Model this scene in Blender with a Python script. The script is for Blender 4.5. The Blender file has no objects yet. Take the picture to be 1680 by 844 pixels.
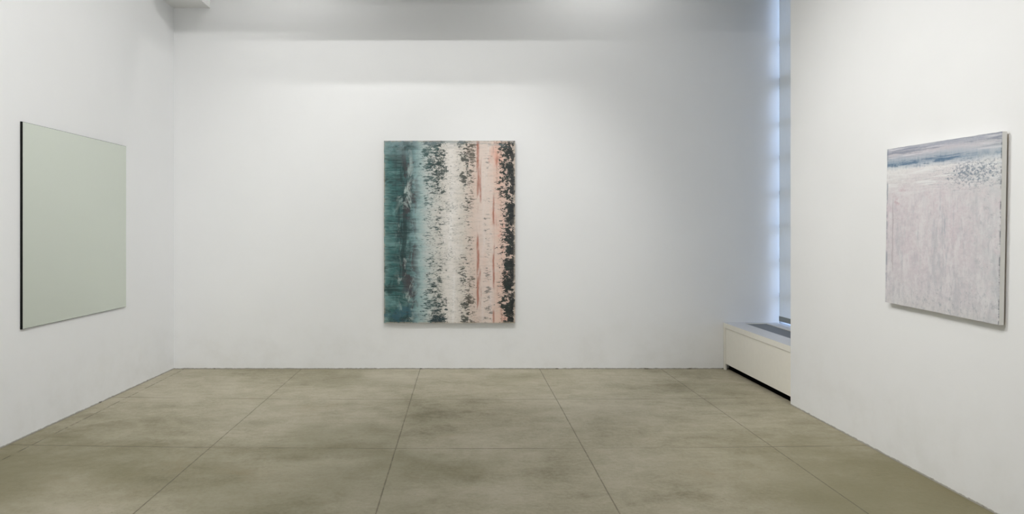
import bpy, bmesh, math, random
from mathutils import Vector, Matrix

random.seed(7)
scene = bpy.context.scene
C = scene.collection

# ------------------------------------------------------------------ node helpers
class NT:
    """small wrapper for writing shader node trees as expressions"""
    def __init__(self, name):
        self.mat = bpy.data.materials.new(name)
        self.mat.use_nodes = True
        self.t = self.mat.node_tree
        self.t.nodes.clear()
        self.out = self.t.nodes.new('ShaderNodeOutputMaterial')
    def n(self, kind, **props):
        nd = self.t.nodes.new(kind)
        for k, v in props.items():
            setattr(nd, k, v)
        return nd
    def put(self, sock, v):
        if isinstance(v, bpy.types.NodeSocket):
            self.t.links.new(v, sock)
        elif v is not None:
            if hasattr(sock.default_value, '__len__') and not hasattr(v, '__len__'):
                v = [v] * len(sock.default_value)
            if hasattr(v, '__len__') and len(sock.default_value) == 4 and len(v) == 3:
                v = (*v, 1)
            sock.default_value = v
    def m(self, op, a, b=None, c=None, clamp=False):
        nd = self.n('ShaderNodeMath', operation=op, use_clamp=clamp)
        for i, v in enumerate((a, b, c)):
            if v is not None:
                self.put(nd.inputs[i], v)
        return nd.outputs[0]
    def add(self, *a):
        r = a[0]
        for x in a[1:]: r = self.m('ADD', r, x)
        return r
    def sub(self, a, b): return self.m('SUBTRACT', a, b)
    def mul(self, *a):
        r = a[0]
        for x in a[1:]: r = self.m('MULTIPLY', r, x)
        return r
    def mx(self, *a):
        r = a[0]
        for x in a[1:]: r = self.m('MAXIMUM', r, x)
        return r
    def step(self, x, lo, hi):
        """smooth 0..1 as x goes lo..hi"""
        nd = self.n('ShaderNodeMapRange', interpolation_type='SMOOTHSTEP')
        self.put(nd.inputs[0], x); nd.inputs[1].default_value = min(lo, hi); nd.inputs[2].default_value = max(lo, hi)
        nd.inputs[3].default_value, nd.inputs[4].default_value = (0, 1) if lo < hi else (1, 0)
        return nd.outputs[0]
    def bump1(self, x, c, w):
        """soft hat centred on c with half width w"""
        return self.step(self.m('ABSOLUTE', self.sub(x, c)), w, 0.0)
    def xyz(self, x, y, z=0.0):
        nd = self.n('ShaderNodeCombineXYZ')
        for i, v in enumerate((x, y, z)): self.put(nd.inputs[i], v)
        return nd.outputs[0]
    def sep(self, v):
        nd = self.n('ShaderNodeSeparateXYZ'); self.put(nd.inputs[0], v)
        return nd.outputs
    def noise(self, vec, scale=1.0, detail=4.0, rough=0.55, dist=0.0):
        nd = self.n('ShaderNodeTexNoise')
        self.put(nd.inputs['Vector'], vec)
        nd.inputs['Scale'].default_value = scale; nd.inputs['Detail'].default_value = detail
        nd.inputs['Roughness'].default_value = rough; nd.inputs['Distortion'].default_value = dist
        return nd.outputs[0]
    def mix(self, f, a, b, mode='MIX'):
        nd = self.n('ShaderNodeMix', data_type='RGBA', blend_type=mode)
        self.put(nd.inputs[0], f); self.put(nd.inputs[6], a); self.put(nd.inputs[7], b)
        return nd.outputs[2]
    def ramp(self, f, stops, interp='LINEAR'):
        nd = self.n('ShaderNodeValToRGB'); cr = nd.color_ramp; cr.interpolation = interp
        while len(cr.elements) < len(stops): cr.elements.new(0.5)
        for e, (p, c) in zip(cr.elements, stops):
            e.position = p; e.color = (*c, 1) if len(c) == 3 else c
        self.put(nd.inputs[0], f)
        return nd.outputs[0]
    def bump(self, h, strength=0.2, dist=0.01):
        nd = self.n('ShaderNodeBump'); nd.inputs['Strength'].default_value = strength
        nd.inputs['Distance'].default_value = dist; self.put(nd.inputs['Height'], h)
        return nd.outputs[0]
    def bsdf(self, color, rough=0.6, metal=0.0, normal=None, spec=0.5, **kw):
        nd = self.n('ShaderNodeBsdfPrincipled')
        self.put(nd.inputs['Base Color'], color); self.put(nd.inputs['Roughness'], rough)
        nd.inputs['Metallic'].default_value = metal; nd.inputs['Specular IOR Level'].default_value = spec
        if normal is not None: self.put(nd.inputs['Normal'], normal)
        for k, v in kw.items(): self.put(nd.inputs[k], v)
        return nd.outputs[0]
    def done(self, shader):
        self.t.links.new(shader, self.out.inputs['Surface'])
        return self.mat

def s2l(*c):
    """0-255 sRGB to linear"""
    r = []
    for v in c:
        v /= 255.0
        r.append(v / 12.92 if v <= 0.04045 else ((v + 0.055) / 1.055) ** 2.4)
    return tuple(r)

# ------------------------------------------------------------------ mesh helpers
def link(name, bm, mat, parent=None, smooth=False, loc=None):
    me = bpy.data.meshes.new(name)
    bm.normal_update(); bm.to_mesh(me); bm.free()
    o = bpy.data.objects.new(name, me); C.objects.link(o)
    for mm in (mat if isinstance(mat, (list, tuple)) else [mat]): me.materials.append(mm)
    if smooth:
        for p in me.polygons: p.use_smooth = True
    if parent: o.parent = parent
    if loc is not None: o.location = loc
    return o

def add_box(bm, x0, x1, y0, y1, z0, z1, mi=0):
    vs = [bm.verts.new(p) for p in ((x0,y0,z0),(x1,y0,z0),(x1,y1,z0),(x0,y1,z0),(x0,y0,z1),(x1,y0,z1),(x1,y1,z1),(x0,y1,z1))]
    fs = []
    for q in ((3,2,1,0),(4,5,6,7),(0,1,5,4),(1,2,6,5),(2,3,7,6),(3,0,4,7)):
        f = bm.faces.new([vs[i] for i in q]); f.material_index = mi; fs.append(f)
    return fs

def bevel_all(bm, w, seg=2):
    bmesh.ops.bevel(bm, geom=list(bm.edges), offset=w, segments=seg, affect='EDGES', profile=0.6)

def box_bm(*a, bevel=0.0):
    bm = bmesh.new(); add_box(bm, *a)
    if bevel: bevel_all(bm, bevel)
    return bm

def prism_bm(pts, z0, z1):
    bm = bmesh.new()
    lo = [bm.verts.new((x, y, z0)) for x, y in pts]; hi = [bm.verts.new((x, y, z1)) for x, y in pts]
    bm.faces.new(lo[::-1]); bm.faces.new(hi)
    for i in range(len(pts)):
        j = (i + 1) % len(pts); bm.faces.new((lo[i], lo[j], hi[j], hi[i]))
    bmesh.ops.recalc_face_normals(bm, faces=bm.faces)
    return bm

def empty(name, loc, label, cat, rot=(0,0,0)):
    o = bpy.data.objects.new(name, None); C.objects.link(o)
    o.empty_display_size = 0.1
    o.location = loc; o.rotation_euler = rot; o['label'] = label; o['category'] = cat
    return o

def struct(o, label=None):
    o['kind'] = 'structure'
    if label: o['label'] = label
    return o

# ------------------------------------------------------------------ dimensions (metres)
BACK = 7.34           # front face of the back wall
RX = 2.906            # face of the right wall
REND = 5.833          # where the right wall stops and the window recess starts
FRONT = -3.6          # wall behind the camera
CEIL = 5.25
def leftx(y): return -3.22 - 0.0213 * (BACK - y)

# ------------------------------------------------------------------ materials
def plaster_mat(name, base, mark=0.05):
    k = NT(name)
    geo = k.n('ShaderNodeNewGeometry'); pos = geo.outputs['Position']
    big = k.noise(pos, 0.7, 5, 0.6)
    mid = k.noise(pos, 4.0, 6, 0.65)
    fine = k.noise(pos, 60.0, 3, 0.6)
    z = k.sep(pos)[2]
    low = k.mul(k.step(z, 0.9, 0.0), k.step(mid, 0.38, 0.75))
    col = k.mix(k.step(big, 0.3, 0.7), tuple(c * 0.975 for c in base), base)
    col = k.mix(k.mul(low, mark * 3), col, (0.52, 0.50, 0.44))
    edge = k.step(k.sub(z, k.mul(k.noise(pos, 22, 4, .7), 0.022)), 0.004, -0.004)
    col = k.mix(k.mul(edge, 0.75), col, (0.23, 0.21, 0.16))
    crack = k.mul(k.step(k.noise(pos, 5.5, 3, .6), 0.60, 0.66), k.step(z, 0.011, 0.006))
    col = k.mix(k.mul(crack, 0.85), col, (0.06, 0.055, 0.04))
    h = k.add(k.mul(fine, 0.15), k.mul(mid, 0.8))
    return k.done(k.bsdf(col, 0.62, normal=k.bump(h, 0.10, 0.01), spec=0.3))

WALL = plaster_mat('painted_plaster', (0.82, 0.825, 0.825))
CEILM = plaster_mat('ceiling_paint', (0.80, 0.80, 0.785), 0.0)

def concrete_mat():
    k = NT('scored_concrete')
    pos = k.n('ShaderNodeNewGeometry').outputs['Position']
    x, y, z = k.sep(pos)
    st = k.xyz(k.mul(x, 0.8), k.mul(y, 1.1), 0)
    big = k.noise(st, 0.9, 6, 0.62, 0.4)
    mid = k.noise(st, 3.2, 9, 0.74, 0.2)
    stk = k.noise(k.xyz(k.mul(x, 2.2), k.mul(y, 5.0), 3.0), 1.6, 8, 0.72, 0.2)
    fine = k.noise(pos, 40, 5, 0.75)
    t = k.add(k.mul(big, 0.42), k.mul(mid, 0.36), k.mul(stk, 0.14), k.mul(fine, 0.20), k.mul(k.sub(k.noise(st, 13.0, 8, 0.78), 0.5), 0.16), -0.02)
    col = k.ramp(t, [(0.40, s2l(130, 124, 101)), (0.48, s2l(160, 153, 130)), (0.55, s2l(176, 169, 147)), (0.64, s2l(191, 184, 164))])
    rust = k.mul(k.step(k.noise(k.xyz(x, y, 9.0), 1.1, 4, 0.6), 0.56, 0.76), k.step(mid, 0.4, 0.62))
    col = k.mix(k.mul(rust, 0.5), col, s2l(146, 124, 88))
    olive = k.step(k.noise(k.xyz(x, y, 21.0), 0.55, 3, 0.6), 0.50, 0.70)
    col = k.mix(k.mul(olive, 0.42), col, s2l(116, 112, 78))
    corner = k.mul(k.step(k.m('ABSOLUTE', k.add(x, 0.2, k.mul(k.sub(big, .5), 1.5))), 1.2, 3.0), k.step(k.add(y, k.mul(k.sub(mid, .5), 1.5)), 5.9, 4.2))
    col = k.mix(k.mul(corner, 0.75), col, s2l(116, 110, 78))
    # pits
    vor = k.n('ShaderNodeTexVoronoi'); vor.inputs['Scale'].default_value = 9.0
    k.put(vor.inputs['Vector'], k.xyz(k.mul(x, 0.7), k.mul(y, 1.2), k.mul(fine, 0.25)))
    pit = k.mul(k.step(vor.outputs['Distance'], 0.10, 0.03), k.step(k.noise(pos, 1.7, 3), 0.48, 0.62))
    vo2 = k.n('ShaderNodeTexVoronoi'); vo2.inputs['Scale'].default_value = 24.0
    k.put(vo2.inputs['Vector'], k.xyz(k.mul(x, 0.6), k.mul(y, 1.1), k.mul(fine, 0.4)))
    pit = k.mx(pit, k.mul(k.step(vo2.outputs['Distance'], 0.13, 0.05), k.step(k.noise(pos, 1.1, 4), 0.46, 0.60)))
    col = k.mix(k.mul(pit, 0.62), col, s2l(84, 78, 60))
    grit = k.step(k.noise(k.xyz(k.mul(x, 30), k.mul(y, 75), 0), 1.0, 5, 0.7), 0.58, 0.70)
    col = k.mix(k.mul(grit, 0.22), col, s2l(92, 86, 68))
    # score lines: columns, and rows that bow very slightly
    wob = k.mul(k.sub(k.noise(pos, 3.0, 3), 0.5), 0.014)
    rag = k.noise(k.xyz(x, y, 5.0), 14.0, 4, 0.7)
    lines = None
    gw = k.add(0.0045, k.mul(rag, 0.007))
    def line(d, w, s=1.0):
        nonlocal lines
        v = k.m('SUBTRACT', 1.0, k.m('DIVIDE', d, w), clamp=True)
        v = k.m('MULTIPLY', k.m('MINIMUM', k.mul(v, 2.0), 1.0), s)
        lines = v if lines is None else k.mx(lines, v)
    xs = (-1.798, -0.474, 0.858, 2.214, 3.55)
    gc = k.add(0.0030, k.mul(rag, 0.0045))
    for xc in xs: line(k.m('ABSOLUTE', k.add(x, k.mul(wob, 0.5), -xc)), gc, k.add(0.65, k.mul(k.step(rag, 0.35, 0.55), 0.35)))
    line(k.m('ABSOLUTE', k.add(x, wob, 3.105)), gw, k.step(rag, 0.40, 0.56))
    yb = k.sub(y, k.mul(x, x, 0.008))
    brk = k.add(0.25, k.mul(k.step(k.noise(k.xyz(x, y, 31.0), 2.3, 3), 0.38, 0.55), 0.75))
    for yc in (6.02, 4.668, 3.35, 2.03, 0.71, -0.61, -1.93): line(k.m('ABSOLUTE', k.add(yb, wob, -yc)), gw, brk)
    near = k.mul(k.step(rag, 0.45, 0.7), 0.0)
    col = k.mix(k.mul(lines, 0.60), col, s2l(76, 70, 54))
    h = k.add(k.mul(mid, 0.5), k.mul(fine, 0.35), k.mul(lines, -1.2), k.mul(pit, -0.5))
    rough = k.add(0.50, k.mul(mid, 0.22))
    return k.done(k.bsdf(col, rough, normal=k.bump(h, 0.22, 0.012), spec=0.35))
FLOOR = concrete_mat()

def simple_mat(name, col, rough=0.5, metal=0.0, spec=0.5, var=0.04, scale=20, bump=0.05):
    k = NT(name)
    p = k.n('ShaderNodeNewGeometry').outputs['Position']
    nz = k.noise(p, scale, 4, 0.6)
    c = k.mix(nz, tuple(v * (1 - var) for v in col), tuple(min(1, v * (1 + var)) for v in col))
    return k.done(k.bsdf(c, rough, metal, normal=k.bump(nz, bump, 0.004), spec=spec))

ENAMEL = simple_mat('cream_enamel', (0.80, 0.775, 0.70), 0.42)
CAPTOP = simple_mat('enamel_in_window_light', (0.55, 0.56, 0.58), 0.5)  # cream cap's top face, its dim bluish window light mixed into the colour
GRILLE = simple_mat('grey_grille_metal', (0.20, 0.215, 0.235), 0.45, 0.2)
DARK = simple_mat('dark_void', (0.004, 0.004, 0.004), 0.95, spec=0.0)  # near-black colour stands in for shade inside the radiator cover's hollows
BLACK = simple_mat('black_backing', (0.006, 0.007, 0.006), 0.6, spec=0.2)
FRAME = simple_mat('window_frame_paint', (0.30, 0.31, 0.31), 0.5)
HEM = simple_mat('grey_hem_fabric', (0.22, 0.24, 0.23), 0.8)
WOOD = simple_mat('pine_stretcher', (0.60, 0.47, 0.31), 0.7)

def mirror_mat():
    k = NT('grey_green_mirror')
    p = k.n('ShaderNodeNewGeometry').outputs['Position']
    nz = k.noise(p, 1.5, 2)
    c = k.mix(nz, (0.685, 0.73, 0.655), (0.70, 0.74, 0.67))
    return k.done(k.bsdf(c, 0.012, 1.0))
MIRROR = mirror_mat()

def glass_mat():
    k = NT('window_glass')
    tr = k.n('ShaderNodeBsdfTransparent'); tr.inputs[0].default_value = (0.92, 0.95, 0.96, 1)
    gl = k.n('ShaderNodeBsdfGlossy'); gl.inputs['Roughness'].default_value = 0.02
    fr = k.n('ShaderNodeFresnel'); fr.inputs[0].default_value = 1.35
    mxs = k.n('ShaderNodeMixShader')
    k.put(mxs.inputs[0], fr.outputs[0]); k.put(mxs.inputs[1], tr.outputs[0]); k.put(mxs.inputs[2], gl.outputs[0])
    return k.done(mxs.outputs[0])
GLASS = glass_mat()

def blind_mat():
    k = NT('roller_blind_fabric')
    p = k.n('ShaderNodeNewGeometry').outputs['Position']
    x, y, z = k.sep(p)
    weave = k.noise(k.xyz(k.mul(x, 1), k.mul(y, 160), k.mul(z, 12)), 1.0, 3)
    tone = k.mix(weave, (0.70, 0.73, 0.74), (0.78, 0.81, 0.82))
    df = k.n('ShaderNodeBsdfDiffuse'); k.put(df.inputs[0], tone)
    tl = k.n('ShaderNodeBsdfTranslucent'); k.put(tl.inputs[0], tone)
    tp = k.n('ShaderNodeBsdfTransparent'); tp.inputs[0].default_value = (0.9, 0.95, 1.0, 1)
    a = k.n('ShaderNodeMixShader'); a.inputs[0].default_value = 0.05
    k.put(a.inputs[1], df.outputs[0]); k.put(a.inputs[2], tl.outputs[0])
    b = k.n('ShaderNodeMixShader'); b.inputs[0].default_value = 0.055
    k.put(b.inputs[1], a.outputs[0]); k.put(b.inputs[2], tp.outputs[0])
    return k.done(b.outputs[0])
BLIND = blind_mat()

def streaked_canvas_mat():
    """teal to cream to pink vertical bands dragged sideways, broken dark scrapes"""
    k = NT('streaked_oil_paint')
    uv = k.n('ShaderNodeUVMap'); uv.uv_map = 'UVMap'
    u, v, _ = k.sep(uv.outputs[0])
    def nz(su, sv, off, det=4, ro=0.6, dist=0.0):
        return k.noise(k.xyz(k.mul(u, su), k.mul(v, sv), off), 1.0, det, ro, dist)
    drag = k.mul(k.sub(nz(2.0, 90, 1.0, 4, 0.7), 0.5), 0.09)
    mids = k.mul(k.sub(nz(4.0, 18, 1.5, 5, 0.65), 0.5), 0.10)
    slow = k.mul(k.sub(nz(1.5, 4, 2.0, 5), 0.5), 0.10)
    uw = k.add(u, drag, slow, mids)
    col = k.ramp(uw, [
        (0.00, s2l(112, 142, 140)), (0.04, s2l(62, 106, 106)), (0.13, s2l(50, 88, 88)), (0.20, s2l(72, 98, 100)),
        (0.235, s2l(126, 156, 158)), (0.28, s2l(160, 182, 182)), (0.34, s2l(192, 198, 194)), (0.43, s2l(208, 204, 196)),
        (0.52, s2l(224, 219, 213)), (0.60, s2l(208, 200, 190)), (0.68, s2l(210, 192, 180)), (0.74, s2l(216, 200, 190)),
        (0.80, s2l(218, 203, 193)), (0.87, s2l(218, 192, 178)), (0.94, s2l(210, 184, 170)), (1.0, s2l(200, 186, 174))])
    hair = nz(4, 240, 4.0, 3, 0.7)
    tealzone = k.step(uw, 0.31, 0.17)
    # broad light and dark patches in the teal third, then drag hairlines
    pat = nz(4, 11, 4.7, 7, 0.7, 0.5)
    col = k.mix(k.mul(tealzone, k.step(pat, 0.52, 0.66), 0.75), col, s2l(112, 152, 150))
    col = k.mix(k.mul(tealzone, k.step(pat, 0.50, 0.40), 0.85), col, s2l(32, 62, 62))
    col = k.mix(k.mul(tealzone, k.step(hair, 0.52, 0.68), 0.45), col, s2l(142, 176, 174))
    col = k.mix(k.mul(tealzone, k.step(nz(6, 130, 5.0, 5, .7), 0.53, 0.62), 0.75), col, s2l(26, 54, 54))
    vd = k.step(nz(16, 3.0, 5.8, 7, 0.74, 0.3), 0.49, 0.56)
    col = k.mix(k.mul(vd, k.bump1(u, 0.15, 0.10), 0.8), col, s2l(28, 50, 52))
    cl = k.step(nz(10, 8, 6.0, 7, 0.72, 0.6), 0.49, 0.57)
    col = k.mix(k.mul(cl, k.bump1(uw, 0.195, 0.10), 0.9), col, s2l(66, 60, 64))
    pal = k.step(nz(9, 6, 8.5, 7, 0.72, 0.6), 0.52, 0.62)
    col = k.mix(k.mul(pal, k.bump1(uw, 0.165, 0.10), 0.85), col, s2l(178, 192, 188))
    col = k.mix(k.mul(tealzone, k.step(v, 0.86, 1.0), k.step(nz(8, 14, 9.3, 6, .7), 0.40, 0.60), 0.6), col, s2l(150, 172, 176))
    col = k.mix(k.mul(k.step(nz(40, 44, 9.8, 4), 0.70, 0.76), k.step(u, 0.12, 0.0), 0.7), col, s2l(190, 140, 104))
    blot = k.step(nz(6, 9, 11.0, 6, 0.7), 0.50, 0.60)
    col = k.mix(k.mul(blot, k.step(u, 0.36, 0.2), k.step(v, 0.30, 0.0), 0.8), col, s2l(58, 96, 110))
    # soft warm blush, white verticals, grey veils
    bl = k.step(nz(7, 4, 13.0, 5), 0.45, 0.65)
    col = k.mix(k.mul(bl, k.bump1(u, 0.80, 0.16), k.add(0.25, k.mul(k.step(v, 0.55, 1.0), 0.75)), 0.8), col, s2l(222, 166, 144))
    col = k.mix(k.mul(k.step(nz(9, 7, 13.7, 6, .65), 0.54, 0.66), k.bump1(u, 0.92, 0.14), 0.7), col, s2l(222, 158, 140))
    wv = k.step(nz(26, 3, 15.0, 4), 0.50, 0.66)
    col = k.mix(k.mul(wv, k.bump1(u, 0.53, 0.12), 0.7), col, s2l(232, 229, 225))
    col = k.mix(k.mul(wv, k.bump1(u, 0.79, 0.08), 0.6), col, s2l(222, 214, 210))
    veil = k.step(nz(14, 70, 15.6, 6, 0.72), 0.50, 0.66)
    col = k.mix(k.mul(veil, k.bump1(u, 0.50, 0.32), 0.38), col, s2l(168, 166, 158))
    # broken dark scrapes: short sideways marks, clumped, thinning away from the middle of each band
    def dashes(su, sv, off, c, w, lo, soft, vterm, hue, amt, dist=0.5):
        nonlocal col
        d = nz(su, sv, off, 7, 0.74, dist)
        clump = k.add(0.45, k.mul(k.step(nz(9, 13, off + 60, 5, 0.7), 0.36, 0.62), 0.75))
        env = k.mul(k.bump1(k.add(u, k.mul(drag, 0.8), k.mul(mids, 0.5)), c, w), vterm, clump)
        msk = k.step(k.add(d, k.mul(env, 0.26)), lo, lo + soft)
        col = k.mix(k.mul(msk, k.step(env, 0.02, 0.25), amt), col, hue)
    vtop = k.add(0.62, k.mul(k.step(v, 0.60, 0.90), 0.42), k.mul(k.step(v, 0.35, 0.05), 0.28))
    dashes(15, 74, 17.0, 0.40, 0.17, 0.705, 0.04, vtop, s2l(26, 50, 50), 0.95)
    dashes(24, 130, 18.0, 0.35, 0.15, 0.680, 0.05, vtop, s2l(44, 78, 78), 0.9)
    dashes(30, 60, 18.6, 0.43, 0.15, 0.715, 0.04, vtop, s2l(44, 62, 60), 0.9)
    vmid = k.add(0.62, k.mul(k.step(v, 0.65, 0.9), 0.42), k.mul(k.step(v, 0.4, 0.1), 0.28))
    dashes(24, 80, 19.0, 0.615, 0.12, 0.690, 0.05, vmid, s2l(52, 60, 54), 0.92)
    dashes(30, 120, 19.6, 0.66, 0.10, 0.700, 0.05, vmid, s2l(76, 72, 62), 0.88)
    dashes(20, 100, 20.0, 0.79, 0.08, 0.720, 0.05, k.add(0.7, k.mul(k.step(v, 0.35, 0.0), 0.55)), s2l(96, 96, 92), 0.75)
    dashes(9, 26, 22.0, 0.41, 0.10, 0.64, 0.03, k.step(v, 0.17, 0.02), s2l(26, 50, 58), 0.95)
    dashes(60, 200, 23.0, 0.45, 0.40, 0.74, 0.04, 0.8, s2l(96, 104, 100), 0.7)
    # rust-red verticals
    for c, w, off, lo in ((0.716, 0.017, 30.0, 0.42), (0.735, 0.012, 31.0, 0.47), (0.836, 0.013, 32.0, 0.46), (0.858, 0.013, 34.0, 0.50), (0.905, 0.024, 33.0, 0.50)):
        wl = k.add(u, k.mul(k.sub(nz(1, 7, off, 4), 0.5), 0.022), k.mul(k.sub(nz(3, 70, off, 4), 0.5), 0.006))
        msk = k.mul(k.bump1(wl, c, w), k.step(nz(24, 5, off + .4, 5), lo, lo + 0.18))
        col = k.mix(k.mul(msk, 0.85), col, s2l(158, 82, 54))
    # green-black torn band by the right-hand edge
    dashes(16, 34, 40.0, 0.955, 0.080, 0.640, 0.02, k.add(0.72, k.mul(nz(0.1, 4.0, 41.0, 2), 0.40)), s2l(14, 30, 28), 0.98, 0.9)
    dashes(24, 60, 42.0, 0.915, 0.10, 0.675, 0.03, k.add(0.74, k.mul(k.step(v, 0.6, 0.95), 0.30)), s2l(20, 38, 34), 0.97, 0.9)
    dashes(14, 14, 43.0, 0.980, 0.05, 0.62, 0.03, 0.9, s2l(18, 26, 26), 0.95, 0.9)
    # worn cream rim
    rim = k.mx(k.step(u, 0.012, 0.004), k.step(u, 0.985, 0.995), k.step(v, 0.008, 0.003), k.step(v, 0.990, 0.997))
    col = k.mix(k.mul(rim, k.step(nz(30, 30, 50.0), 0.38, 0.55), 0.6), col, s2l(186, 174, 158))
    topband = k.mul(k.step(k.add(v, k.mul(drag, 0.12)), 0.955, 0.985), k.step(nz(7, 60, 52.0), 0.42, 0.6))
    col = k.mix(k.mul(topband, 0.6), col, s2l(126, 140, 144))
    grime = nz(10, 60, 58.0, 7, 0.75)
    col = k.mix(k.mul(k.step(grime, 0.45, 0.75), 0.25), col, s2l(110, 112, 106))
    weave = nz(60, 420, 55.0, 2)
    col = k.mix(k.mul(k.step(weave, 0.5, 0.7), 0.08), col, (0.02, 0.03, 0.03))
    h = k.add(k.mul(hair, 0.5), nz(18, 80, 57.0, 5))
    return k.done(k.bsdf(col, 0.42, normal=k.bump(h, 0.12, 0.004), spec=0.35))

def pale_canvas_mat():
    """chalky lilac-white paint with slate-blue drags along the top"""
    k = NT('chalky_lilac_paint')
    uv = k.n('ShaderNodeUVMap'); uv.uv_map = 'UVMap'
    u, v, _ = k.sep(uv.outputs[0])
    def nz(su, sv, off, det=4, ro=0.6, dist=0.0):
        return k.noise(k.xyz(k.mul(u, su), k.mul(v, sv), off), 1.0, det, ro, dist)
    vw = k.add(v, k.mul(k.sub(nz(3, 6, 1.0), 0.5), 0.035), k.mul(k.sub(nz(60, 2, 2.0), 0.5), 0.035))
    col = k.ramp(vw, [
        (0.0, s2l(206, 203, 204)), (0.10, s2l(205, 200, 204)), (0.35, s2l(207, 200, 204)), (0.62, s2l(208, 200, 204)),
        (0.78, s2l(214, 211, 211)), (0.855, s2l(224, 223, 222)), (0.875, s2l(196, 203, 209)), (0.895, s2l(140, 158, 176)),
        (0.925, s2l(176, 184, 194)), (0.955, s2l(196, 192, 198)), (0.985, s2l(160, 164, 178)), (1.0, s2l(176, 178, 186))])
    # mauve clouds and chalky scuffs
    col = k.mix(k.mul(k.step(nz(3, 3, 3.0, 5), 0.40, 0.64), k.bump1(v, 0.50, 0.50), k.step(u, 1.0, 0.6), 0.7), col, s2l(204, 190, 198))
    col = k.mix(k.mul(k.step(nz(7, 16, 4.0, 7, .7), 0.52, 0.64), k.bump1(u, 0.16, 0.16), k.bump1(v, 0.66, 0.16), 0.9), col, s2l(186, 154, 164))
    scuff = nz(22, 30, 5.5, 8, 0.76)
    col = k.mix(k.mul(k.step(scuff, 0.46, 0.62), k.step(v, 0.9, 0.8), 0.55), col, s2l(218, 216, 217))
    col = k.mix(k.mul(k.step(scuff, 0.46, 0.36), k.step(v, 0.9, 0.8), 0.45), col, s2l(184, 184, 190))
    fine = nz(70, 90, 5.7, 5, 0.75)
    col = k.mix(k.mul(k.step(fine, 0.50, 0.66), 0.30), col, s2l(180, 180, 184))
    # grey vertical drags, white drags, broken up by the scuffing
    vgate = k.step(nz(7, 6, 5.9, 6, 0.7), 0.42, 0.60)
    col = k.mix(k.mul(k.step(nz(26, 4, 5.0, 6, 0.7), 0.53, 0.66), k.step(v, 0.80, 0.6), vgate, 0.50), col, s2l(172, 177, 182))
    col = k.mix(k.mul(k.step(nz(34, 5, 6.0, 6, 0.7), 0.52, 0.66), k.step(v, 0.84, 0.6), vgate, 0.6), col, s2l(222, 221, 221))
    col = k.mix(k.mul(k.step(nz(4, 36, 7.0, 6, .7), 0.48, 0.62), k.step(v, 0.64, 0.80), k.step(v, 0.90, 0.84), 0.85), col, s2l(228, 228, 228))
    col = k.mix(k.mul(k.step(u, 0.62, 1.0), k.step(nz(9, 9, 8.0, 6, 0.7), 0.40, 0.58), 0.55), col, s2l(198, 202, 204))
    # slate-blue drag across the top and torn specks right of centre
    d = k.step(nz(5, 60, 9.0, 8, 0.76, 0.4), 0.47, 0.57)
    col = k.mix(k.mul(d, k.bump1(vw, 0.893, 0.040), k.step(u, 0.9, 0.7), 0.95), col, s2l(86, 114, 140))
    d = k.step(nz(2.2, 50, 10.0, 7, 0.74), 0.50, 0.57)
    col = k.mix(k.mul(d, k.step(v, 0.92, 0.95), 0.75), col, s2l(130, 136, 152))
    d = k.step(nz(3, 70, 10.5, 7, 0.74), 0.52, 0.60)
    col = k.mix(k.mul(d, k.step(v, 0.90, 0.93), 0.7), col, s2l(214, 212, 216))
    d = k.step(k.add(nz(46, 70, 11.0, 8, 0.80, 0.2), k.mul(k.bump1(u, 0.80, 0.42), k.bump1(v, 0.80, 0.16), nz(9, 12, 11.5, 5), 0.30)), 0.60, 0.68)
    col = k.mix(k.mul(d, k.bump1(v, 0.80, 0.18), k.step(u, 0.30, 0.62), 0.85), col, s2l(104, 120, 138))
    d = k.step(nz(6, 90, 11.8, 8, 0.78, 0.3), 0.53, 0.60)
    col = k.mix(k.mul(d, k.bump1(v, 0.79, 0.13), k.step(u, 0.2, 0.6), 0.55), col, s2l(126, 138, 152))
    d = k.step(nz(44, 5, 12.0, 7, 0.74), 0.50, 0.62)
    col = k.mix(k.mul(d, k.bump1(u, 0.56, 0.16), k.bump1(v, 0.46, 0.36), 0.75), col, s2l(150, 162, 174))
    d = k.step(nz(16, 4, 12.6, 8, 0.76), 0.50, 0.62)
    col = k.mix(k.mul(d, k.step(v, 0.78, 0.6), 0.5), col, s2l(180, 182, 188))
    d = k.step(nz(12, 5, 12.9, 8, 0.76), 0.50, 0.60)
    col = k.mix(k.mul(d, k.step(v, 0.80, 0.6), 0.5), col, s2l(221, 219, 220))
    d = k.step(nz(34, 26, 14.0, 8, 0.76), 0.52, 0.64)
    col = k.mix(k.mul(d, k.step(v, 0.30, 0.03), k.step(u, -0.2, 0.6), 0.7), col, s2l(150, 158, 166))
    d = k.step(nz(24, 30, 14.7, 8, 0.76), 0.55, 0.66)
    col = k.mix(k.mul(d, k.step(u, 0.55, 0.95), 0.55), col, s2l(156, 164, 170))
    ln = k.add(u, k.mul(k.sub(nz(1, 4, 15.0, 3), 0.5), 0.04))
    col = k.mix(k.mul(k.bump1(ln, 0.075, 0.010), k.step(v, 0.15, 0.3), k.step(v, 0.72, 0.6), 0.55), col, s2l(150, 140, 146))
    col = k.mix(k.mul(k.step(u, 0.024, 0.008), k.step(nz(3, 9, 16.0), 0.42, 0.58), 0.6), col, s2l(132, 142, 154))
    col = k.mix(k.mul(k.step(u, 0.988, 0.996), k.step(nz(3, 14, 17.0, 6, .7), 0.46, 0.56), 0.75), col, s2l(84, 92, 98))
    h = k.add(nz(14, 22, 18.0, 6, 0.7), k.mul(nz(60, 8, 19.0), 0.4))
    return k.done(k.bsdf(col, 0.5, normal=k.bump(h, 0.18, 0.006), spec=0.3))

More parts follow.
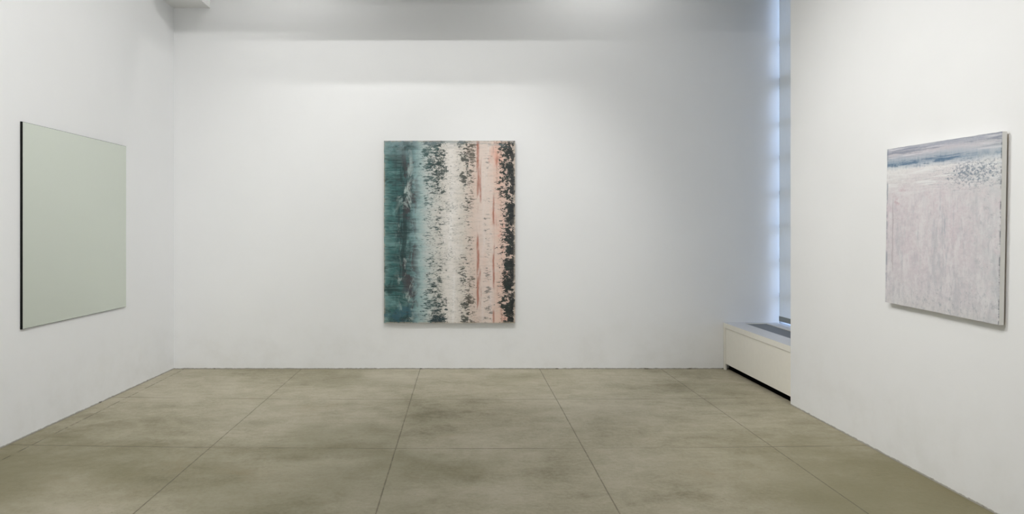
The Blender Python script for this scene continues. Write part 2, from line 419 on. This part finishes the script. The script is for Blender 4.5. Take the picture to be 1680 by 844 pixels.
STREAKED = streaked_canvas_mat()
PALE = pale_canvas_mat()
EDGE_GREY = simple_mat('paint_smeared_canvas_edge', s2l(150, 148, 138), 0.7, var=0.25, scale=14)
EDGE_WHITE = simple_mat('white_canvas_edge', s2l(228, 227, 222), 0.7)

# ------------------------------------------------------------------ room shell
struct(link('floor', box_bm(-4.2, 4.3, FRONT - .3, BACK + .5, -0.2, 0), FLOOR), 'olive grey scored concrete floor')
struct(link('ceiling', box_bm(-4.2, 4.3, FRONT - .3, BACK + .5, CEIL, CEIL + .2), CEILM), 'high white ceiling')
POCK = BACK + .30
bm = bmesh.new()
add_box(bm, -4.2, 3.53, BACK, POCK, 0, CEIL); add_box(bm, -4.2, 4.3, POCK, POCK + .2, 0, CEIL)
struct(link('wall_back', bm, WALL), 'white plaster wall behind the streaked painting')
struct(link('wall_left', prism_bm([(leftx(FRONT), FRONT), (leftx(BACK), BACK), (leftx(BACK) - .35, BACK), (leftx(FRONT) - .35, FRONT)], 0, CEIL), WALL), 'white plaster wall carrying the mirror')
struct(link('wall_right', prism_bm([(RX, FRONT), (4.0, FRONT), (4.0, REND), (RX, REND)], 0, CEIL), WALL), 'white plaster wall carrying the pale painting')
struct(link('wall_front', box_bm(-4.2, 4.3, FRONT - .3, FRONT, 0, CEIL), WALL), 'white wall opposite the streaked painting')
# outer wall around the window recess: apron below, lintel above
WX, WZ0, WZ1 = 3.57, 0.44, 4.42
bm = bmesh.new()
add_box(bm, WX, 4.0, REND, POCK, 0, WZ0); add_box(bm, WX, 4.0, REND, POCK, WZ1, CEIL)
add_box(bm, 3.531, WX, BACK + .002, POCK, 0, WZ0)
struct(link('wall_window', bm, WALL), 'outer wall above and below the tall window')
# boxed soffit in the left corner and a beam across the ceiling
struct(link('trim_1', prism_bm([(leftx(6.55), 6.55), (-2.815, 6.55), (-2.815, BACK), (leftx(BACK), BACK)], 4.028, CEIL), CEILM), 'boxed soffit in the upper left corner')
struct(link('trim_2', box_bm(-2.815, RX, 6.436, 6.70, 3.99, CEIL), CEILM), 'boxed ceiling beam')

# ------------------------------------------------------------------ window
win = empty('window_1', (3.605, 6.58, WZ0), 'tall multi-pane window behind the roller blind', 'window')
win['kind'] = 'structure'; del win['category']
def wpart(name, bm, mat): return link(name, bm, mat, win)
wx = 0.0
hy = (POCK - REND) / 2
bm = bmesh.new()      # outer frame, local coordinates about the window centre
cy = (POCK + REND) / 2 - 6.58
add_box(bm, -.03, .03, cy - hy, cy - hy + .05, 0, WZ1 - WZ0)
add_box(bm, -.03, .03, cy + hy - .03, cy + hy, 0, WZ1 - WZ0)
add_box(bm, -.03, .03, cy - hy + .05, cy + hy - .03, 0, .05)
add_box(bm, -.03, .03, cy - hy + .05, cy + hy - .03, WZ1 - WZ0 - .06, WZ1 - WZ0)
wpart('window_frame', bm, FRAME)
def zpx(y): return 1.55 - (y - 378) * 7.36 / 1080 - WZ0
for yy in (66, 201, 257, 315.5, 371, 428, 486):
    zc = zpx(yy)
    wpart('muntin', box_bm(-.022, .022, cy - hy + .05, cy + hy - .03, zc - .02, zc + .02), FRAME)
zc = zpx(133)
wpart('transom', box_bm(-.03, .03, cy - hy + .05, cy + hy - .03, zc - .05, zc + .05), FRAME)
wpart('mullion', box_bm(-.024, .024, cy - .02, cy + .02, .05, WZ1 - WZ0 - .06), FRAME)
bm = bmesh.new()      # one thin sheet of glass
bm.faces.new([bm.verts.new((0, y_, z_)) for y_, z_ in ((cy - hy + .04, .04), (cy + hy - .02, .04), (cy + hy - .02, WZ1 - WZ0 - .05), (cy - hy + .04, WZ1 - WZ0 - .05))])
wpart('pane', bm, GLASS)

# ------------------------------------------------------------------ roller blind
BX = 3.505
blind = empty('roller_blind', (BX, 6.58, 0.545), 'pale blue-grey roller blind lowered over the tall window above the radiator cover', 'blind')
bm = bmesh.new()
ny, nz_ = 10, 40
y0, y1, z0, z1 = 5.86 - 6.58, 7.281 - 6.58, 0.05, 3.93
grid = [[bm.verts.new((0.0015 * math.sin(j * .5) , y0 + (y1 - y0) * i / ny, z0 + (z1 - z0) * j / nz_)) for i in range(ny + 1)] for j in range(nz_ + 1)]
for j in range(nz_):
    for i in range(ny): bm.faces.new((grid[j][i], grid[j][i + 1], grid[j + 1][i + 1], grid[j + 1][i]))
fabric = link('blind_fabric', bm, BLIND, blind, smooth=True)
link('hem_bar', box_bm(-.007, .007, y0, y1, 0.0, .055, bevel=.003), HEM, fabric)
bm = bmesh.new()
bmesh.ops.create_cone(bm, cap_ends=True, segments=24, radius1=.03, radius2=.03, depth=y1 - y0,
    matrix=Matrix.Translation((0.02, (y0 + y1) / 2, z1)) @ Matrix.Rotation(math.pi / 2, 4, 'X'))
link('roller_tube', bm, FRAME, blind)

# ------------------------------------------------------------------ radiator cover under the window
rad = empty('radiator_cover', (2.905, REND, 0), 'cream metal radiator cover with a dark slotted grille beneath the window', 'radiator cover')
L = BACK - REND - .004     # local y: 0 at the right wall, L at the back wall
W = 3.50 - 2.905      # local x: 0 at the front
CT, CB = 0.521, 0.466
gx0, gx1, gy0, gy1 = 0.208, 0.448, 0.03, L - 0.075
bm = bmesh.new()
add_box(bm, 0, gx0, 0.002, L, CB, CT); add_box(bm, gx1, W, 0.002, L, CB, CT)
add_box(bm, gx0, gx1, 0.002, gy0, CB, CT); add_box(bm, gx0, gx1, gy1, L, CB, CT)
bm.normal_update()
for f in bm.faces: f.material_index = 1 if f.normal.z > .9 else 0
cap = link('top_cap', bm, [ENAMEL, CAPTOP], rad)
bm = box_bm(.008, .026, 0.002, L - .046, .070, CB - .004, bevel=.0015)
fp = link('front_panel', bm, ENAMEL, rad)
link('end_leg', box_bm(.002, .022, L - .044, L, 0, CB, bevel=.0015), ENAMEL, rad)
bm = bmesh.new()
n = 15
for i in range(n):
    xa = gx0 + (gx1 - gx0) * (i + .22) / n
    add_box(bm, xa, xa + (gx1 - gx0) / n * .6, gy0, gy1, CT - .020, CT - .006)
for j in range(9):
    yc = gy0 + (gy1 - gy0) * (j + .5) / 9 + .04
    add_box(bm, gx0, gx1, yc - .006, yc + .006, CT - .024, CT - .010)
link('grille', bm, GRILLE, cap)
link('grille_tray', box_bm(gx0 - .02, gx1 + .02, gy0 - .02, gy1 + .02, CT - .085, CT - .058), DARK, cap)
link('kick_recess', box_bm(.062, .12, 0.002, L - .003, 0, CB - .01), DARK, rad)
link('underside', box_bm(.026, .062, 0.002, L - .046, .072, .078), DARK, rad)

# ------------------------------------------------------------------ framed things on the walls
def canvas_thing(name, label, w, h, depth, gap, face_mat, edge_mat, edge_label):
    """local frame: x across, z up, -y out of the wall; origin at the wall behind the bottom centre"""
    t = empty(name, (0, 0, 0), label, 'painting')
    bm = bmesh.new()
    uvl = bm.loops.layers.uv.new('UVMap')
    nx, nzz = 24, 32
    yf = -(depth + gap)
    rnd = random.Random(3)
    g = []
    for j in range(nzz + 1):
        row = []
        for i in range(nx + 1):
            x = -w / 2 + w * i / nx; z = h * j / nzz
            ed = 0.0015 if i in (0, nx) or j in (0, nzz) else 0.0
            if i in (0, nx): x += rnd.uniform(-.0012, .0012)
            if j in (0, nzz): z += rnd.uniform(-.0012, .0012)
            row.append(bm.verts.new((x, yf + ed, z)))
        g.append(row)
    for j in range(nzz):
        for i in range(nx):
            f = bm.faces.new((g[j][i], g[j][i + 1], g[j + 1][i + 1], g[j + 1][i]))
            for l, (a, b) in zip(f.loops, ((i, j), (i + 1, j), (i + 1, j + 1), (i, j + 1))): l[uvl].uv = (a / nx, b / nzz)
    link('painted_canvas', bm, face_mat, t)
    # turned-over canvas edges
    bm = bmesh.new(); e = .003
    yb = -gap; y1_ = yf + .0016
    add_box(bm, -w / 2, -w / 2 + e, y1_, yb, 0, h); add_box(bm, w / 2 - e, w / 2, y1_, yb, 0, h)
    add_box(bm, -w / 2 + e, w / 2 - e, y1_, yb, 0, e); add_box(bm, -w / 2 + e, w / 2 - e, y1_, yb, h - e, h)
    o = link('canvas_edge', bm, edge_mat, t); o['label'] = edge_label
    # wooden stretcher and hanging cleat behind
    bm = bmesh.new(); s = .05; ya, yb2 = yf + .006, -gap
    add_box(bm, -w/2+e, -w/2+e+s, ya, yb2, e, h-e); add_box(bm, w/2-e-s, w/2-e, ya, yb2, e, h-e)
    add_box(bm, -w/2+e+s, w/2-e-s, ya, yb2, e, e+s); add_box(bm, -w/2+e+s, w/2-e-s, ya, yb2, h-e-s, h-e)
    add_box(bm, -w/2+e+s, w/2-e-s, ya, yb2, h/2-s/2, h/2+s/2)
    link('stretcher_frame', bm, WOOD, t)
    link('hanging_cleat', box_bm(-w * .3, w * .3, -gap - .012, 0, h * .82, h * .82 + .06), WOOD, t)
    return t

p = canvas_thing('abstract_painting', 'large abstract canvas of teal, cream and pink vertical streaks on the back wall',
                 1.452, 2.020, .040, .014, STREAKED, EDGE_GREY, 'paint-smeared canvas edge')
p.location = (-0.145, BACK, 0.521)
q = canvas_thing('abstract_painting', 'smaller pale lilac and white abstract canvas with slate-blue top on the right wall',
                 0.948, 1.033, .027, .014, PALE, EDGE_WHITE, 'white canvas edge')
# faces -x; seen a touch lower at its far end. local +x runs toward the camera
q.matrix_world = Matrix.Translation((RX, 3.992, 1.053)) @ Matrix.Rotation(math.radians(1.25), 4, 'X') @ Matrix.Rotation(math.radians(-90), 4, 'Z')

mir = empty('wall_mirror', (0, 0, 0), 'frameless grey-green mirror with black edges on the left wall', 'mirror')
mw, mh = 1.442, 1.540
bm = box_bm(-mw/2, mw/2, -.0125, 0, 0, mh)
link('backing_panel', bm, BLACK, mir)
bm = box_bm(-mw/2 + .003, mw/2 - .003, -.0175, -.0125, .003, mh - .003)
bm.faces.ensure_lookup_table()
for f in bm.faces:
    f.material_index = 0 if f.normal.y < -.9 else 1
bm.normal_update()
for f in bm.faces: f.material_index = 0 if f.normal.y < -.9 else 1
link('mirror_glass', bm, [MIRROR, BLACK], mir)
ym = (4.868 + 6.307) / 2
ang = math.atan2(0.0213, 1.0)
# left wall faces +x: local -y -> +x, local +x -> +y
mir.matrix_world = Matrix.Translation((leftx(ym) + .0012, ym, 0.815)) @ Matrix.Rotation(math.radians(90) - ang, 4, 'Z')

# ------------------------------------------------------------------ light
def area(name, loc, target, size, power, color=(1, 1, 1), sy=None, spread=math.pi):
    l = bpy.data.lights.new(name, 'AREA'); l.energy = power; l.size = size; l.color = color; l.spread = spread
    if sy: l.shape = 'RECTANGLE'; l.size_y = sy
    o = bpy.data.objects.new(name, l); C.objects.link(o); o.location = loc
    o.rotation_euler = (Vector(target) - Vector(loc)).to_track_quat('-Z', 'Y').to_euler()
    return o
def spot(name, loc, target, power, angle, blend=1.0, radius=.03, color=(1, 1, 1)):
    l = bpy.data.lights.new(name, 'SPOT'); l.energy = power; l.spot_size = math.radians(angle); l.spot_blend = blend
    l.shadow_soft_size = radius; l.color = color
    o = bpy.data.objects.new(name, l); C.objects.link(o); o.location = loc
    o.rotation_euler = (Vector(target) - Vector(loc)).to_track_quat('-Z', 'Y').to_euler()
    return o

WARM = (1.0, 0.99, 0.975)
area('ceiling_light', (-0.4, 1.6, 5.1), (-0.4, 1.6, 0), 4.0, 46.0, WARM, 5.0)
area('front_fill_light', (1.4, FRONT + .2, 1.9), (-2.8, 7, 2.4), 2.4, 37, (0.96, 0.985, 1.0), 2.4, spread=math.radians(75))  # unseen soft fill added by the front wall to lift the upper back wall
spot('track_and_fill_spot', (-0.65, 3.6, 5.0), (-0.45, BACK, 2.3), 195, 78, 1.0, .035, WARM)
spot('track_and_fill_spot', (-0.75, 5.3, 5.0), (-0.6, BACK, 1.6), 84, 96, 1.0, .035, WARM)
spot('track_and_fill_spot', (0.6, 2.4, 5.0), (leftx(4), 4.4, 2.6), 480, 90, 1.0, .12, WARM)
spot('track_and_fill_spot', (-0.2, 2.2, 5.0), (RX, 3.6, 2.5), 175, 100, 1.0, .06, WARM)
spot('track_and_fill_spot', (-1.4, 4.6, 5.0), (RX, 4.6, 1.55), 450, 52, 1.0, .06, WARM)
spot('track_and_fill_spot', (-0.6, 1.6, 5.0), (RX, 3.3, 1.4), 180, 60, 1.0, .06, WARM)
spot('track_and_fill_spot', (-1.9, 6.95, 5.15), (-1.7, 7.10, 0), 32, 150, 1.0, .10, WARM)  # unseen fill added behind the beam to brighten the wall's upper band
spot('track_and_fill_spot', (1.5, 6.95, 5.15), (1.5, 7.10, 0), 38, 150, 1.0, .10, WARM)  # second added fill, for the right end of the upper band
spot('track_and_fill_spot', (1.0, 1.6, 5.0), (leftx(4), 4.4, 0.8), 95.0, 60, 1.0, .12, WARM)
spot('track_and_fill_spot', (0.7, 3.9, 5.0), (0.75, BACK, 1.2), 190, 46, 1.0, .05, WARM)

# daylight beyond the window
w = bpy.data.worlds.new('sky_world'); scene.world = w; w.use_nodes = True
nt = w.node_tree; nt.nodes.clear()
bg = nt.nodes.new('ShaderNodeBackground'); ow = nt.nodes.new('ShaderNodeOutputWorld')
tc = nt.nodes.new('ShaderNodeTexCoord'); sx = nt.nodes.new('ShaderNodeSeparateXYZ'); rp = nt.nodes.new('ShaderNodeValToRGB')
mr = nt.nodes.new('ShaderNodeMapRange'); mr.inputs[1].default_value = -1; mr.inputs[2].default_value = 1
nt.links.new(tc.outputs['Generated'], sx.inputs[0]); nt.links.new(sx.outputs[2], mr.inputs[0]); nt.links.new(mr.outputs[0], rp.inputs[0])
for e, (p_, c_) in zip(rp.color_ramp.elements, ((0.44, (0.26, 0.29, 0.33, 1)), (0.56, (0.50, 0.66, 1.0, 1)))): e.position = p_; e.color = c_
nt.links.new(rp.outputs[0], bg.inputs[0]); bg.inputs[1].default_value = 7.5
nt.links.new(bg.outputs[0], ow.inputs[0])
port = area('window_portal', (3.85, (POCK + REND) / 2, (WZ0 + WZ1) / 2), (0, (POCK + REND) / 2, (WZ0 + WZ1) / 2), WZ1 - WZ0, 1, sy=BACK - REND)
port.data.cycles.is_portal = True
# track-quat '-Z','Y' keeps size (x) across and size_y up: swap so that the tall side is vertical
port.data.size, port.data.size_y = POCK - REND, WZ1 - WZ0

# ------------------------------------------------------------------ camera
cd = bpy.data.cameras.new('camera'); cam = bpy.data.objects.new('camera', cd); C.objects.link(cam)
cam.location = (0, 0, 1.55); cam.rotation_euler = (math.radians(90), 0, 0)
cd.sensor_width = 36; cd.lens = 1080 / 1680 * 36
cd.shift_x = (840 - 759) / 1680; cd.shift_y = -(422 - 378) / 1680
cd.clip_start = .05
scene.camera = cam
scene.view_settings.view_transform = 'Standard'
scene.view_settings.look = 'None'
scene.view_settings.exposure = 0.0
